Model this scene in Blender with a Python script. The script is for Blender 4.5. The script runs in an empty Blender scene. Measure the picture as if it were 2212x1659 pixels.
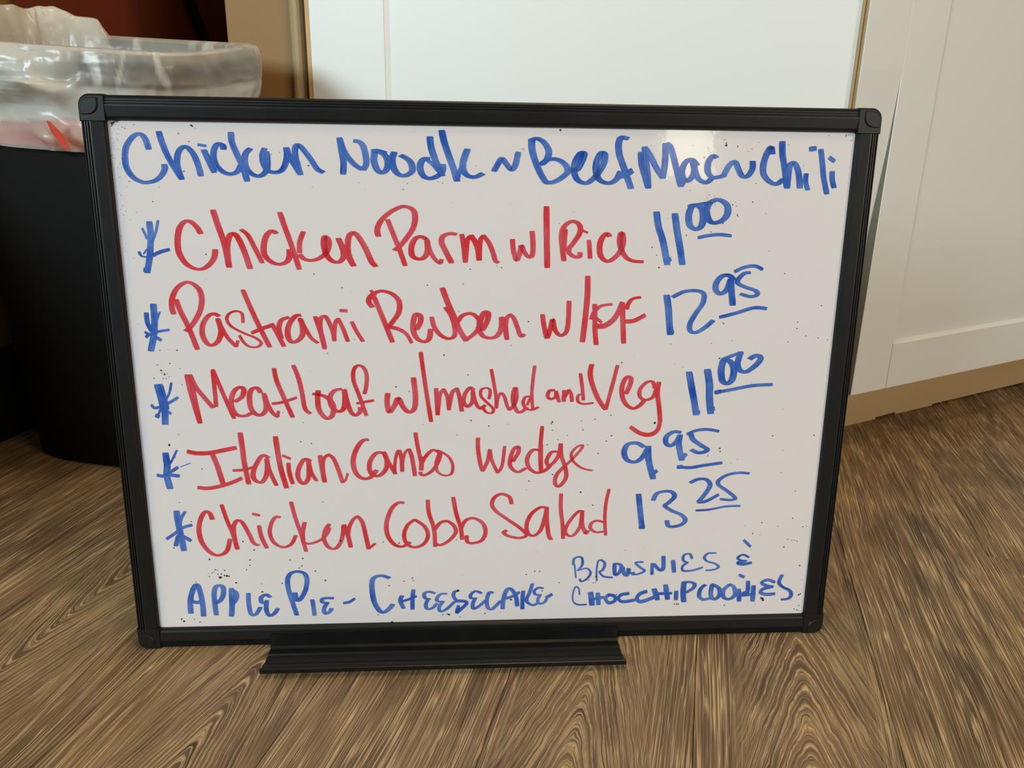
import bpy, bmesh, math, random
from mathutils import Vector, Matrix, noise

# ------------------------------------------------------------------ camera, world, lights, exposure
sc = bpy.context.scene
COL = sc.collection
cam_d = bpy.data.cameras.new('camera'); cam = bpy.data.objects.new('camera', cam_d); COL.objects.link(cam)
cam_d.sensor_width = 36.0; cam_d.lens = 1754.7 / 2212 * 36.0; cam_d.clip_start = .01
CR = Vector((0.99984023, 0.00570201, 0.01694138)); CD = Vector((0.01787522, -0.31893861, -0.9476068)); CF = Vector((0, 0.94775822, -0.31898958))
cam.matrix_world = Matrix(((CR.x, -CD.x, -CF.x, 0), (CR.y, -CD.y, -CF.y, 0), (CR.z, -CD.z, -CF.z, 0.44946), (0, 0, 0, 1)))
sc.camera = cam
sc.view_settings.view_transform = 'Standard'; sc.view_settings.look = 'None'
sc.view_settings.exposure = 0.10; sc.view_settings.gamma = 1.0; sc.view_settings.use_curve_mapping = False

w = bpy.data.worlds.new('World'); sc.world = w; w.use_nodes = True
w.node_tree.nodes['Background'].inputs[0].default_value = (1.0, .80, .60, 1)
w.node_tree.nodes['Background'].inputs[1].default_value = 0.045

def area(name, loc, target, sx, sy, power, col):
    d = bpy.data.lights.new(name, 'AREA'); d.shape = 'RECTANGLE'; d.size = sx; d.size_y = sy; d.energy = power; d.color = col
    o = bpy.data.objects.new(name, d); COL.objects.link(o); o.location = loc
    o.rotation_euler = (Vector(target) - Vector(loc)).to_track_quat('-Z', 'Y').to_euler()
    return o
area('window_light', (-2.7, -2.3, 1.75), (0.1, 1.0, .35), 1.4, 1.1, 124, (.75, .94, 1.0))
area('narrow_window_light', (1.42, -3.0, 1.24), (1.42, 0, 1.24), .27, 1.05, 5.5, (1.0, .98, .70))
area('glass_door_light', (3.1, -3.0, 1.15), (.6, .6, .5), 1.1, 1.9, 24, (.68, .87, 1.0))
area('side_room_lamp', (2.5, -1.3, 1.35), (.6, 1.0, .3), .5, .5, 30, (1.0, .78, .54))
area('room_lamp', (.25, .22, 1.65), (.1, .6, 0), .3, .3, 4.2, (1.0, .74, .48))
area('ceiling_lamp', (.05, .76, 2.3), (.05, .76, 0), .25, .25, 11, (1.0, .76, .50))

# ------------------------------------------------------------------ helpers
rnd = random.Random(7)
def lin(r, g, b):
    f = lambda c: c / 12.92 if c <= .04045 else ((c + .055) / 1.055) ** 2.4
    return (f(r / 255), f(g / 255), f(b / 255), 1)

def obj(name, me, mat=None, parent=None, label=None, kind=None, cat=None, group=None):
    if isinstance(me, bmesh.types.BMesh):
        bm = me; me = bpy.data.meshes.new(name); bm.to_mesh(me); bm.free()
    o = bpy.data.objects.new(name, me); COL.objects.link(o)
    if mat is not None and not me.materials: me.materials.append(mat)
    if parent is not None: o.parent = parent
    if label: o['label'] = label
    if kind: o['kind'] = kind
    if cat: o['category'] = cat
    if group: o['group'] = group
    return o

def empty(name, mat4, label=None, cat=None, kind=None, parent=None):
    o = bpy.data.objects.new(name, None); COL.objects.link(o); o.matrix_world = mat4; o.empty_display_size = .05
    if parent is not None: o.parent = parent
    if label: o['label'] = label
    if cat: o['category'] = cat
    if kind: o['kind'] = kind
    return o

def frame(o, x, y, z):
    return Matrix(((x[0], y[0], z[0], o[0]), (x[1], y[1], z[1], o[1]), (x[2], y[2], z[2], o[2]), (0, 0, 0, 1)))

def box(bm, x0, x1, y0, y1, z0, z1, bevel=0):
    vs = [bm.verts.new((x, y, z)) for z in (z0, z1) for y in (y0, y1) for x in (x0, x1)]
    fs = [bm.faces.new([vs[i] for i in f]) for f in ((0, 2, 3, 1), (4, 5, 7, 6), (0, 1, 5, 4), (2, 6, 7, 3), (0, 4, 6, 2), (1, 3, 7, 5))]
    if bevel:
        es = {e for f in fs for e in f.edges}
        bmesh.ops.bevel(bm, geom=list(es), offset=bevel, segments=2, affect='EDGES', profile=.6)
    return bm

def boxo(name, b, mat, parent=None, bevel=0, **k):
    bm = bmesh.new(); box(bm, *b, bevel=bevel); return obj(name, bm, mat, parent, **k)

def prism(bm, poly, axis_from, axis_to, put):
    """poly: list of 2-D points; put(a, b, t) -> 3-D; extruded from t0 to t1"""
    a = [bm.verts.new(put(p[0], p[1], axis_from)) for p in poly]
    b = [bm.verts.new(put(p[0], p[1], axis_to)) for p in poly]
    n = len(poly)
    for i in range(n):
        bm.faces.new((a[i], a[(i + 1) % n], b[(i + 1) % n], b[i]))
    bm.faces.new(a[::-1]); bm.faces.new(b)
    bmesh.ops.recalc_face_normals(bm, faces=bm.faces)

# ---- node helpers
def mat(name):
    m = bpy.data.materials.new(name); m.use_nodes = True
    nt = m.node_tree; return m, nt, nt.nodes['Principled BSDF']
def N(nt, typ, **k):
    n = nt.nodes.new(typ)
    for a, b in k.items(): setattr(n, a, b)
    return n
def M(nt, op, a, b=None, c=None, clamp=False):
    n = nt.nodes.new('ShaderNodeMath'); n.operation = op; n.use_clamp = clamp
    for i, v in enumerate((a, b, c)):
        if v is None: continue
        if isinstance(v, (int, float)): n.inputs[i].default_value = v
        else: nt.links.new(v, n.inputs[i])
    return n.outputs[0]
def comb(nt, x, y, z):
    n = nt.nodes.new('ShaderNodeCombineXYZ')
    for i, v in enumerate((x, y, z)):
        if isinstance(v, (int, float)): n.inputs[i].default_value = v
        else: nt.links.new(v, n.inputs[i])
    return n.outputs[0]
def noi(nt, vec, scale=1, detail=3, rough=.5):
    n = nt.nodes.new('ShaderNodeTexNoise'); nt.links.new(vec, n.inputs['Vector'])
    n.inputs['Scale'].default_value = scale; n.inputs['Detail'].default_value = detail; n.inputs['Roughness'].default_value = rough
    return n.outputs['Fac']
def ramp(nt, fac, stops):
    n = nt.nodes.new('ShaderNodeValToRGB'); nt.links.new(fac, n.inputs[0])
    e = n.color_ramp.elements
    while len(e) < len(stops): e.new(.5)
    for i, (p, c) in enumerate(stops):
        e[i].position = p; e[i].color = c if len(c) == 4 else (*c, 1)
    return n.outputs[0]
def mixc(nt, fac, a, b, mode='MIX'):
    n = nt.nodes.new('ShaderNodeMix'); n.data_type = 'RGBA'; n.blend_type = mode
    for s, v in ((n.inputs[0], fac), (n.inputs[6], a), (n.inputs[7], b)):
        if isinstance(v, (int, float)): s.default_value = v
        elif isinstance(v, tuple): s.default_value = v
        else: nt.links.new(v, s)
    return n.outputs[2]
def bump(nt, p, h, strength, dist):
    b = nt.nodes.new('ShaderNodeBump'); b.inputs['Strength'].default_value = strength; b.inputs['Distance'].default_value = dist
    nt.links.new(h, b.inputs['Height']); nt.links.new(b.outputs[0], p.inputs['Normal'])
def sep(nt, v):
    n = nt.nodes.new('ShaderNodeSeparateXYZ'); nt.links.new(v, n.inputs[0]); return n.outputs
def objco(nt): return nt.nodes.new('ShaderNodeTexCoord').outputs['Object']

def paint(name, col, rough=.4, var=.04, bumps=.02, scale=40, spec=.5):
    m, nt, p = mat(name); co = objco(nt)
    n1 = noi(nt, co, 3, 3); n2 = noi(nt, co, scale * 8, 2)
    c = mixc(nt, M(nt, 'MULTIPLY', n1, var * 4, clamp=True), col, tuple(x * .8 for x in col[:3]) + (1,))
    nt.links.new(c, p.inputs['Base Color'])
    p.inputs['Roughness'].default_value = rough; p.inputs['Specular IOR Level'].default_value = spec
    bump(nt, p, n2, bumps, .001)
    return m

# ------------------------------------------------------------------ materials
white_paint = paint('white_cabinet_paint', lin(232, 234, 232), .42, .01, .03)
tan_paint = paint('tan_wall_paint', lin(152, 114, 64), .6, .05, .1)
trim_paint = paint('tan_trim_paint', lin(172, 150, 112), .4, .04, .05)
edge_band = paint('orange_edge_band', lin(205, 160, 95), .5, .05, .05)
red_paint = paint('dark_red_wall_paint', lin(112, 48, 30), .75, .12, .2, spec=.2)
toe_paint = paint('beige_toe_board', lin(190, 160, 118), .6, .15, .1)
black_base = paint('black_base_vinyl', lin(14, 13, 13), .6, .1, .05)
edge_shade_grey = paint('door_edge_shade_grey', lin(112, 110, 98), .7, .1, .05)  # grey for the shade painted on the corner door's edge

def black_plastic(name, col, rough, tex, spec=.4):
    m, nt, p = mat(name); co = objco(nt)
    n = noi(nt, co, 1400, 2)
    p.inputs['Base Color'].default_value = col
    nt.links.new(M(nt, 'ADD', M(nt, 'MULTIPLY', noi(nt, co, 30, 3), .16), rough - .08), p.inputs['Roughness'])
    p.inputs['Specular IOR Level'].default_value = spec
    bump(nt, p, n, tex, .0003)
    return m
frame_black = black_plastic('black_frame_plastic', lin(19, 18, 18), .42, .14, .36)
tray_black = black_plastic('black_tray_plastic', lin(16, 15, 15), .38, .12, .36)
can_black = black_plastic('black_bin_plastic', lin(9, 8, 7), .6, .15, .2)
cable_black = black_plastic('black_cable_rubber', lin(12, 12, 14), .5, .1)

def wood_cabinet():
    m, nt, p = mat('brown_wood_panel'); x = sep(nt, objco(nt))
    v = comb(nt, M(nt, 'MULTIPLY', x[0], 40), M(nt, 'MULTIPLY', x[1], 40), M(nt, 'MULTIPLY', x[2], 5))
    c = ramp(nt, noi(nt, v, 1, 5, .6), [(.3, lin(60, 36, 14)[:3]), (.5, lin(118, 78, 30)[:3]), (.7, lin(140, 98, 40)[:3])])
    nt.links.new(c, p.inputs['Base Color']); p.inputs['Roughness'].default_value = .5
    return m
brown_wood = wood_cabinet()

def plank_mat():
    m, nt, p = mat('limed_oak_plank'); x = sep(nt, objco(nt))
    def at(nm):
        a = nt.nodes.new('ShaderNodeAttribute'); a.attribute_type = 'OBJECT'; a.attribute_name = nm; return a.outputs['Fac']
    W, U = x[0], x[1]; cw, cu, ck, seed, tone = at('grain_centre'), at('grain_shift'), at('grain_curve'), at('grain_seed'), at('tone')
    mul = lambda a, b: M(nt, 'MULTIPLY', a, b)
    # slow wander of the grain
    wob = noi(nt, comb(nt, mul(W, 7), mul(U, 2.4), seed), 1, 1)
    wob2 = noi(nt, comb(nt, mul(W, 60), mul(U, 30), seed), 1, 3)
    wd = mul(M(nt, 'SUBTRACT', wob, .5), .036)
    Wd = M(nt, 'ADD', M(nt, 'SUBTRACT', W, cw), mul(wd, .5))
    Ud = M(nt, 'ADD', U, cu)
    # growth rings: parabolas about the plank's own centre line
    W2 = mul(M(nt, 'SUBTRACT', M(nt, 'SQRT', M(nt, 'ADD', mul(Wd, Wd), .00004)), .0063), M(nt, 'MULTIPLY', ck, .026))
    g = M(nt, 'ADD', M(nt, 'ADD', Ud, W2), mul(M(nt, 'SUBTRACT', wob2, .5), .026))
    r01 = M(nt, 'MULTIPLY_ADD', M(nt, 'SINE', mul(g, 2 * math.pi / .0225)), .5, .5)
    show = at('grain_show')
    near = M(nt, 'SUBTRACT', 1, M(nt, 'DIVIDE', M(nt, 'ABSOLUTE', Wd), .058), clamp=True)      # rings are bold near the centre line
    near = M(nt, 'POWER', near, .6)
    zone = mul(near, show)
    # fine pale lines and dark pores that follow the grain
    on = mul(M(nt, 'GREATER_THAN', show, .05), M(nt, 'MULTIPLY', near, 1.9, clamp=True))
    gq = mul(M(nt, 'DIVIDE', g, mul(ck, .026)), 1.25)
    Wp = M(nt, 'ADD', W, wd)
    def lines(q):
        a_ = noi(nt, comb(nt, mul(q, 520), mul(U, 7.0), seed), 1, 1, .5)
        b_ = noi(nt, comb(nt, mul(q, 330), mul(U, 4.0), M(nt, 'ADD', seed, 17)), 1, 1, .5)
        d_ = noi(nt, comb(nt, mul(q, 520), mul(U, 11), M(nt, 'ADD', seed, 5)), 1, 1.5, .5)
        la = M(nt, 'SUBTRACT', 1, M(nt, 'DIVIDE', M(nt, 'ABSOLUTE', M(nt, 'SUBTRACT', a_, .5)), .038), clamp=True)
        lb = M(nt, 'SUBTRACT', 1, M(nt, 'DIVIDE', M(nt, 'ABSOLUTE', M(nt, 'SUBTRACT', b_, .5)), .030), clamp=True)
        return M(nt, 'MAXIMUM', la, lb), ramp(nt, d_, [(.60, (0, 0, 0)), (.68, (1, 1, 1))]), a_
    pl, pd, f1 = lines(Wp)
    rl, rd, _f = lines(gq)
    off_ = M(nt, 'SUBTRACT', 1, on)
    l12 = M(nt, 'ADD', mul(pl, off_), mul(rl, on))
    dark = M(nt, 'ADD', mul(pd, off_), mul(rd, on))
    f3 = noi(nt, comb(nt, mul(Wp, 22), mul(U, 2.5), M(nt, 'ADD', seed, 9)), 1, 4, .6)
    brk = ramp(nt, noi(nt, comb(nt, mul(Wp, 60), mul(U, 12), M(nt, 'ADD', seed, 3)), 1, 3), [(.36, (.42, .42, .42)), (.56, (1, 1, 1))])
    hair = ramp(nt, noi(nt, comb(nt, mul(W, 500), mul(U, 60), seed), 1, 2), [(.35, (.35, .35, .35)), (.6, (1, 1, 1))])
    tn = M(nt, 'ADD', f3, mul(M(nt, 'SUBTRACT', tone, .5), .35))
    base = ramp(nt, tn, [(.30, lin(72, 56, 42)[:3]), (.48, lin(102, 81, 58)[:3]), (.66, lin(130, 104, 73)[:3])])
    ringdark = mul(mul(M(nt, 'SUBTRACT', 1, M(nt, 'POWER', r01, 1.5)), zone), .30)
    c = mixc(nt, ringdark, base, lin(74, 60, 46))
    lf = mul(mul(mul(M(nt, 'POWER', r01, 7.0), hair), .75), zone)
    sf = mul(mul(l12, brk), M(nt, 'MULTIPLY_ADD', zone, -.20, .70))
    c = mixc(nt, M(nt, 'MAXIMUM', lf, sf), c, lin(222, 190, 142))
    c = mixc(nt, mul(dark, .55), c, lin(42, 29, 18))
    line = sf
    nt.links.new(c, p.inputs['Base Color'])
    nt.links.new(M(nt, 'MULTIPLY_ADD', f1, .2, .42), p.inputs['Roughness'])
    p.inputs['Specular IOR Level'].default_value = .3
    h = M(nt, 'SUBTRACT', M(nt, 'MULTIPLY', f1, .5), M(nt, 'ADD', M(nt, 'MULTIPLY', dark, .6), M(nt, 'MULTIPLY', line, -.2)))
    bump(nt, p, h, .35, .0006)
    return m
oak = plank_mat()
subfloor = paint('dark_underlay', lin(30, 24, 20), .9, .1, .1)

def board_mat():
    m, nt, p = mat('glossy_white_board'); co = objco(nt); x = sep(nt, co)
    # erased-ink haze left along the frame, strongest at the left edge
    el = M(nt, 'SUBTRACT', 1, M(nt, 'DIVIDE', M(nt, 'SUBTRACT', x[0], .018), .008), clamp=True)
    et = M(nt, 'SUBTRACT', 1, M(nt, 'DIVIDE', M(nt, 'SUBTRACT', .439, x[1]), .003), clamp=True)
    nz = noi(nt, co, 60, 4, .6)
    f = M(nt, 'MULTIPLY', M(nt, 'MAXIMUM', el, M(nt, 'MULTIPLY', et, .4)), M(nt, 'MULTIPLY', M(nt, 'SUBTRACT', nz, .1), .9), clamp=True)
    wear = M(nt, 'MULTIPLY', noi(nt, co, 9, 4), .10)
    c = mixc(nt, wear, lin(229, 221, 221), lin(212, 204, 202))
    c = mixc(nt, f, c, lin(150, 186, 222))
    nt.links.new(c, p.inputs['Base Color'])
    p.inputs['Roughness'].default_value = .055; p.inputs['Specular IOR Level'].default_value = .5
    bump(nt, p, noi(nt, co, 150, 2), .06, .0006)
    return m
board_white = board_mat()

def ink(name, dense, thin):
    m, nt, p = mat(name)
    uv = nt.nodes.new('ShaderNodeUVMap'); x = sep(nt, uv.outputs[0])
    st = noi(nt, comb(nt, M(nt, 'MULTIPLY', x[0], 38), M(nt, 'MULTIPLY', x[1], 5), 0), 1, 3, .6)
    bl = noi(nt, objco(nt), 55, 3)
    k = M(nt, 'MULTIPLY_ADD', st, .55, M(nt, 'MULTIPLY', bl, .55))
    c = ramp(nt, k, [(.42, dense[:3]), (.66, thin[:3])])
    nt.links.new(c, p.inputs['Base Color'])
    p.inputs['Roughness'].default_value = .13; p.inputs['Specular IOR Level'].default_value = .45
    a = ramp(nt, k, [(.40, (.98,) * 3), (.70, (.74,) * 3)])
    tr = nt.nodes.new('ShaderNodeBsdfTransparent'); mx = nt.nodes.new('ShaderNodeMixShader')
    nt.links.new(a, mx.inputs[0]); nt.links.new(tr.outputs[0], mx.inputs[1]); nt.links.new(p.outputs[0], mx.inputs[2])
    nt.links.new(mx.outputs[0], nt.nodes['Material Output'].inputs[0])
    return m
INK = {'b': ink('blue_marker_ink', lin(30, 78, 172), lin(88, 132, 214)), 'r': ink('red_marker_ink', lin(214, 48, 48), lin(226, 84, 100))}
speck_mat = paint('dry_black_ink', lin(34, 30, 30), .5, .1, 0)

def liner_mat():
    m, nt, p = mat('translucent_bin_liner'); co = objco(nt)
    a = nt.nodes.new('ShaderNodeAttribute'); a.attribute_name = 'opacity'; op = a.outputs['Fac']
    p.inputs['Base Color'].default_value = lin(236, 230, 218)
    p.inputs['Roughness'].default_value = .28; p.inputs['Specular IOR Level'].default_value = .7
    tl = nt.nodes.new('ShaderNodeBsdfTranslucent'); tl.inputs[0].default_value = lin(225, 212, 188)
    tr = nt.nodes.new('ShaderNodeBsdfTransparent')
    m1 = nt.nodes.new('ShaderNodeMixShader'); m1.inputs[0].default_value = .35
    nt.links.new(p.outputs[0], m1.inputs[1]); nt.links.new(tl.outputs[0], m1.inputs[2])
    m2 = nt.nodes.new('ShaderNodeMixShader'); nt.links.new(op, m2.inputs[0])
    nt.links.new(tr.outputs[0], m2.inputs[1]); nt.links.new(m1.outputs[0], m2.inputs[2])
    nt.links.new(m2.outputs[0], nt.nodes['Material Output'].inputs[0])
    bump(nt, p, noi(nt, co, 16, 3, .45), .8, .012)
    return m
liner_m = liner_mat()
red_bag = paint('orange_red_bag_plastic', lin(205, 58, 24), .35, .05, .1)

# ------------------------------------------------------------------ floor (planks run along the room axis)
A_Z = .2277
E = (math.cos(A_Z), -math.sin(A_Z), 0)        # across the planks
D = (math.sin(A_Z), math.cos(A_Z), 0)         # along the planks
def room(s, u, z=0): return (E[0] * s + D[0] * u, E[1] * s + D[1] * u, z)
floor = boxo('floor', (-1.75, 1.95, -.5, 2.75, -.03, -.0095), subfloor, kind='structure')
floor.matrix_world = frame((0, 0, 0), E, D, (0, 0, 1))
PW, PL = .1525, 1.22
bm = bmesh.new(); hw, hl, ch = PW / 2 - .00025, PL / 2 - .00025, .0003
ring = lambda w_, l_, z_: [bm.verts.new(q) for q in ((-w_, -l_, z_), (w_, -l_, z_), (w_, l_, z_), (-w_, l_, z_))]
r0, r1, r2 = ring(hw, hl, -.009), ring(hw, hl, -ch), ring(hw - ch, hl - ch, 0)
for a, b in ((r0, r1), (r1, r2)):
    for i in range(4): bm.faces.new((a[i], a[(i + 1) % 4], b[(i + 1) % 4], b[i]))
bm.faces.new(r2); bm.faces.new(r0[::-1])
plank_me = bpy.data.meshes.new('plank'); bm.to_mesh(plank_me); bm.free(); plank_me.materials.append(oak)
# rows: index -> first end joint (u), plus grain settings for planks well in view
JOINT = {-6: .15, -7: .02, 0: -.05, 1: -.85, 2: .876 - PL, -1: -.12, -2: -.42, -3: .02, -4: -.3, -5: .1}
GRAIN = {(0, 0): (.0105, -.012, 150, 0, .50, 1.0), (1, 1): (-.03, .1, 45, 4, .46, 0), (1, 0): (-.03, .1, 45, 4, .46, 0), (-1, 0): (-.012, .003, 190, 2, .47, .8), (-2, 0): (.03, .2, 150, 11, .48, 0),
         (-3, 0): (.022, .05, 260, 6, .56, .9), (-4, 0): (-.030, .1, -210, 8, .54, .9), (2, 0): (.02, .1, 60, 13, .40, 0), (2, 1): (-.02, .1, 70, 15, .36, 0)}
for row in range(-10, 11):
    s = .026 + PW * (row + .5)
    j = JOINT.get(row, rnd.uniform(-.45, .1))
    for k in range(3):
        u = j + PL * (k + .5)
        if s < -1.55 or s > 1.75: continue
        o = obj('plank', plank_me, None, floor); o.location = (s, u, 0)
        g = GRAIN.get((row, k)) or (rnd.uniform(-.05, .05), rnd.uniform(0, 1), rnd.choice((-1, 1)) * rnd.uniform(45, 130), rnd.uniform(0, 50), rnd.uniform(.36, .6), 0)
        for nm, v in zip(('grain_centre', 'grain_shift', 'grain_curve', 'grain_seed', 'tone', 'grain_show'), g): o[nm] = float(v)

# ------------------------------------------------------------------ left side: wood panelling, red wall, black base
RM = frame((0, 0, 0), E, D, (0, 0, 1))
wl = boxo('wall_left', (-1.02, -.936, 1.016, 2.4, 0, 1.6), red_paint, kind='structure'); wl.matrix_world = RM
cab = empty('wooden_cabinet', frame(room(-.936, .95), E, D, (0, 0, 1)), 'dark brown wooden cabinet with a black base at the far left', 'cabinet')
boxo('extended_side_panel', (-.45, 0, -.85, .0415, .125, .43), brown_wood, cab, .002)  # long low front run is unseen, added to shade floor and lower bin
boxo('corner_post', (-.16, .002, .0400, .0655, .125, 1.5), brown_wood, cab, .002)
boxo('base_board', (-.45, .012, -.85, .065, 0, .124), black_base, cab, .003, label='black base board')
bb = boxo('baseboard_left', (-.95, -.924, 1.018, 2.4, 0, .118), black_base, kind='structure', bevel=.003); bb.matrix_world = RM

# cable against the red wall
bm = bmesh.new()
pts = [room(-.922, 1.407 + (.626 - zz) * .5 + .010 * math.sin(zz * 6), zz) for zz in [1.1 - i * .065 for i in range(17)]]
prev = None
for i, q in enumerate(pts):
    rg = [bm.verts.new((q[0] + .0100 * math.cos(a) , q[1] + .0100 * math.sin(a), q[2])) for a in [j * math.pi / 4 for j in range(8)]]
    if prev:
        for j in range(8): bm.faces.new((prev[j], prev[(j + 1) % 8], rg[(j + 1) % 8], rg[j]))
    else: bm.faces.new(rg)
    prev = rg
bm.faces.new(prev[::-1]); bmesh.ops.recalc_face_normals(bm, faces=bm.faces)
obj('cable', bm, cable_black, label='black cable hanging against the dark red wall behind the bin', cat='cable')

# ------------------------------------------------------------------ tan wall end, trim, white cabinet
Q0 = (0.40572, 1.03711, 0)
MF = frame(Q0, E, (D[0], D[1], 0), (0, 0, 1))     # x across (to the right), y away, z up
tw = boxo('wall_back', (-.846, -.746, .022, .75, 0, 1.6), tan_paint, kind='structure', bevel=.002); tw.matrix_world = MF
bm = bmesh.new(); poly = []
for i in range(9):
    a = math.pi + i * math.pi / 8; poly.append((-.7355 + .011 * math.cos(a), .022 + .012 * math.sin(a)))
poly += [(-.7215, .03), (-.7215, .12), (-.7465, .12)]
prism(bm, poly, 0, 1.6, lambda a, b, t: (a, b, t))
tr = obj('trim_1', bm, trim_paint, kind='structure'); tr.matrix_world = MF

wc = empty('white_cabinet', MF, 'tall white cabinet with a recessed front panel behind the whiteboard', 'cabinet')
boxo('carcass', (-.712, -.012, .020, .16, .09, 1.5), white_paint, wc, .001)
boxo('stile', (-.7075, -.5995, 0, .0195, .08, 1.5), white_paint, wc, .0012)
bm = bmesh.new()
prism(bm, [(-.5994, .0005), (-.5994, .0195), (-.0055, .0195), (-.0055, .004), (-.593, .004)], .08, 1.5, lambda a, b, t: (a, b, t))
obj('recessed_panel', bm, white_paint, wc)
boxo('edge_strip', (-.7135, -.7079, .001, .0195, .08, 1.5), edge_band, wc, label='narrow orange-tan edge strip')
boxo('edge_strip', (-.0053, -.0025, .0005, .0195, .08, 1.5), trim_paint, wc, label='narrow tan edge strip')
boxo('toe_board', (-.70, -.012, .07, .085, 0, .08), toe_paint, wc)

# ------------------------------------------------------------------ angled corner cabinet on the right
P0 = (0.47698556, 1.07665243, 0); d = (0.87442054, 0.48516876, 0); bk = (-0.48516876, 0.87442054, 0)
MC = frame(P0, d, bk, (0, 0, 1))                  # x to the right along the face, y into the cabinet
cc = empty('corner_cabinet', MC, 'white angled corner cabinet with a panelled door and beige toe board, right of the whiteboard', 'cabinet')
boxo('carcass', (.0, .86, .0197, .045, .10, 1.5), white_paint, cc, .0005)
bm = bmesh.new()                                  # filler strip, leaning out towards the top until flush with the door
prism(bm, [(.0195, .08), (.0125, .30), (.0042, .41), (.0, .505), (.0, 1.5), (.0445, 1.5), (.0445, .08)], -.0765, -.0034, lambda a, b, t: (t, a, b))
obj('filler_strip', bm, white_paint, cc)
boxo('gap_strip', (-.0805, -.0767, .002, .040, .08, 1.5), trim_paint, cc, label='narrow tan strip in the joint between the two cabinets')
bm = bmesh.new()
prism(bm, [(.0062, .142), (.0062, .1495), (.0034, .195), (.0018, .28), (.0018, 1.44), (.0195, 1.44), (.0195, .142)], .066, .545, lambda a, b, t: (t, a, b))
door = obj('door', bm, white_paint, cc, label='white recessed-panel cabinet door')
boxo('edge_strip', (-.0033, -.0027, .0007, .0195, .0797, 1.5), edge_shade_grey, door, label='door edge with its shade painted in grey')  # thin strip added to darken the door's side face like shade
bm = bmesh.new()
prism(bm, [(-.0028, .0006), (-.0022, 0), (.0690, 0), (.0709, .0020), (.0709, .0195), (-.0028, .0195)], .0795, 1.5, lambda a, b, t: (a, b, t))
obj('stile', bm, white_paint, door)
boxo('stile', (.4786, .55, 0, .0195, .0797, 1.5), white_paint, door, .0006)
bm = bmesh.new()
prism(bm, [(0, .0795), (0, .1448), (.0062, .1495), (.0195, .1495), (.0195, .0795)], .0711, .4782, lambda a, b, t: (t, a, b))
obj('bottom_rail', bm, white_paint, door)
boxo('filler_strip', (.553, .86, 0, .0195, .0795, 1.5), white_paint, cc, .0006)
bm = bmesh.new()
prism(bm, [(-.05, .0), (.14, .0), (.14, .003), (.186, .004), (.186, .0005), (.279, .0005), (.279, .003), (.86, .0035), (.86, .0795), (-.05, .0795)], .0576, .072, lambda a, b, t: (a, t, b))
obj('toe_board', bm, toe_paint, cc, label='beige toe board with a ragged lower edge')

# ------------------------------------------------------------------ bin with liner
CX, CY = -.512, 1.062
bin_ = empty('waste_bin', frame((CX, CY, 0), E, D, (0, 0, 1)), 'tall black rectangular waste bin lined with a translucent plastic bag, left of the whiteboard', 'bin')
NS = 320
KX = .62
def rrect(a, b, t):
    c, s_ = math.cos(t), math.sin(t); k = KX
    x = a * math.copysign(abs(c) ** k, c); y = b * math.copysign(abs(s_) ** k, s_)
    return x, y
def zrim(x, y):
    f = min(1, max(0, (y + .125) / .25)); f = f * f * (3 - 2 * f)
    return .503 + .024 * f - .05 * x
def loft(rings, closed_bottom=False, cap_last=False):
    bm = bmesh.new(); rv = [[bm.verts.new(q) for q in rg] for rg in rings]
    for a, b in zip(rv, rv[1:]):
        n = len(a)
        for i in range(n): bm.faces.new((a[i], a[(i + 1) % n], b[(i + 1) % n], b[i]))
    if closed_bottom: bm.faces.new(rv[0][::-1])
    if cap_last: bm.faces.new(rv[-1])
    for f in bm.faces: f.smooth = True
    return bm
AR, BR_, AB, BB = .170, .124, .133, .096
def body_ring(frac, grow=0.0, dz=0.0, n=96):
    out = []
    for i in range(n):
        t = 2 * math.pi * i / n
        f = frac
        xr, yr = rrect(AR, BR_, t); zt = zrim(xr, yr)
        x, y = rrect(AB + (AR - AB) * f + grow, BB + (BR_ - BB) * f + grow, t)
        out.append((x, y, zt * f + dz))
    return out
rings = [body_ring(0, -.004), body_ring(0, 0, .004)] + [body_ring(f) for f in (.15, .3, .45, .6, .75, .88, .938)]
rings += [body_ring(.942, .0085), body_ring(.965, .0095), body_ring(.99, .0095), body_ring(1, .0075, .001), body_ring(1, .004, .002), body_ring(.995, .001), body_ring(.9, -.003), body_ring(.5, -.003), body_ring(.02, -.003)]
obj('body', loft(rings, True, True), can_black, bin_)

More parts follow.
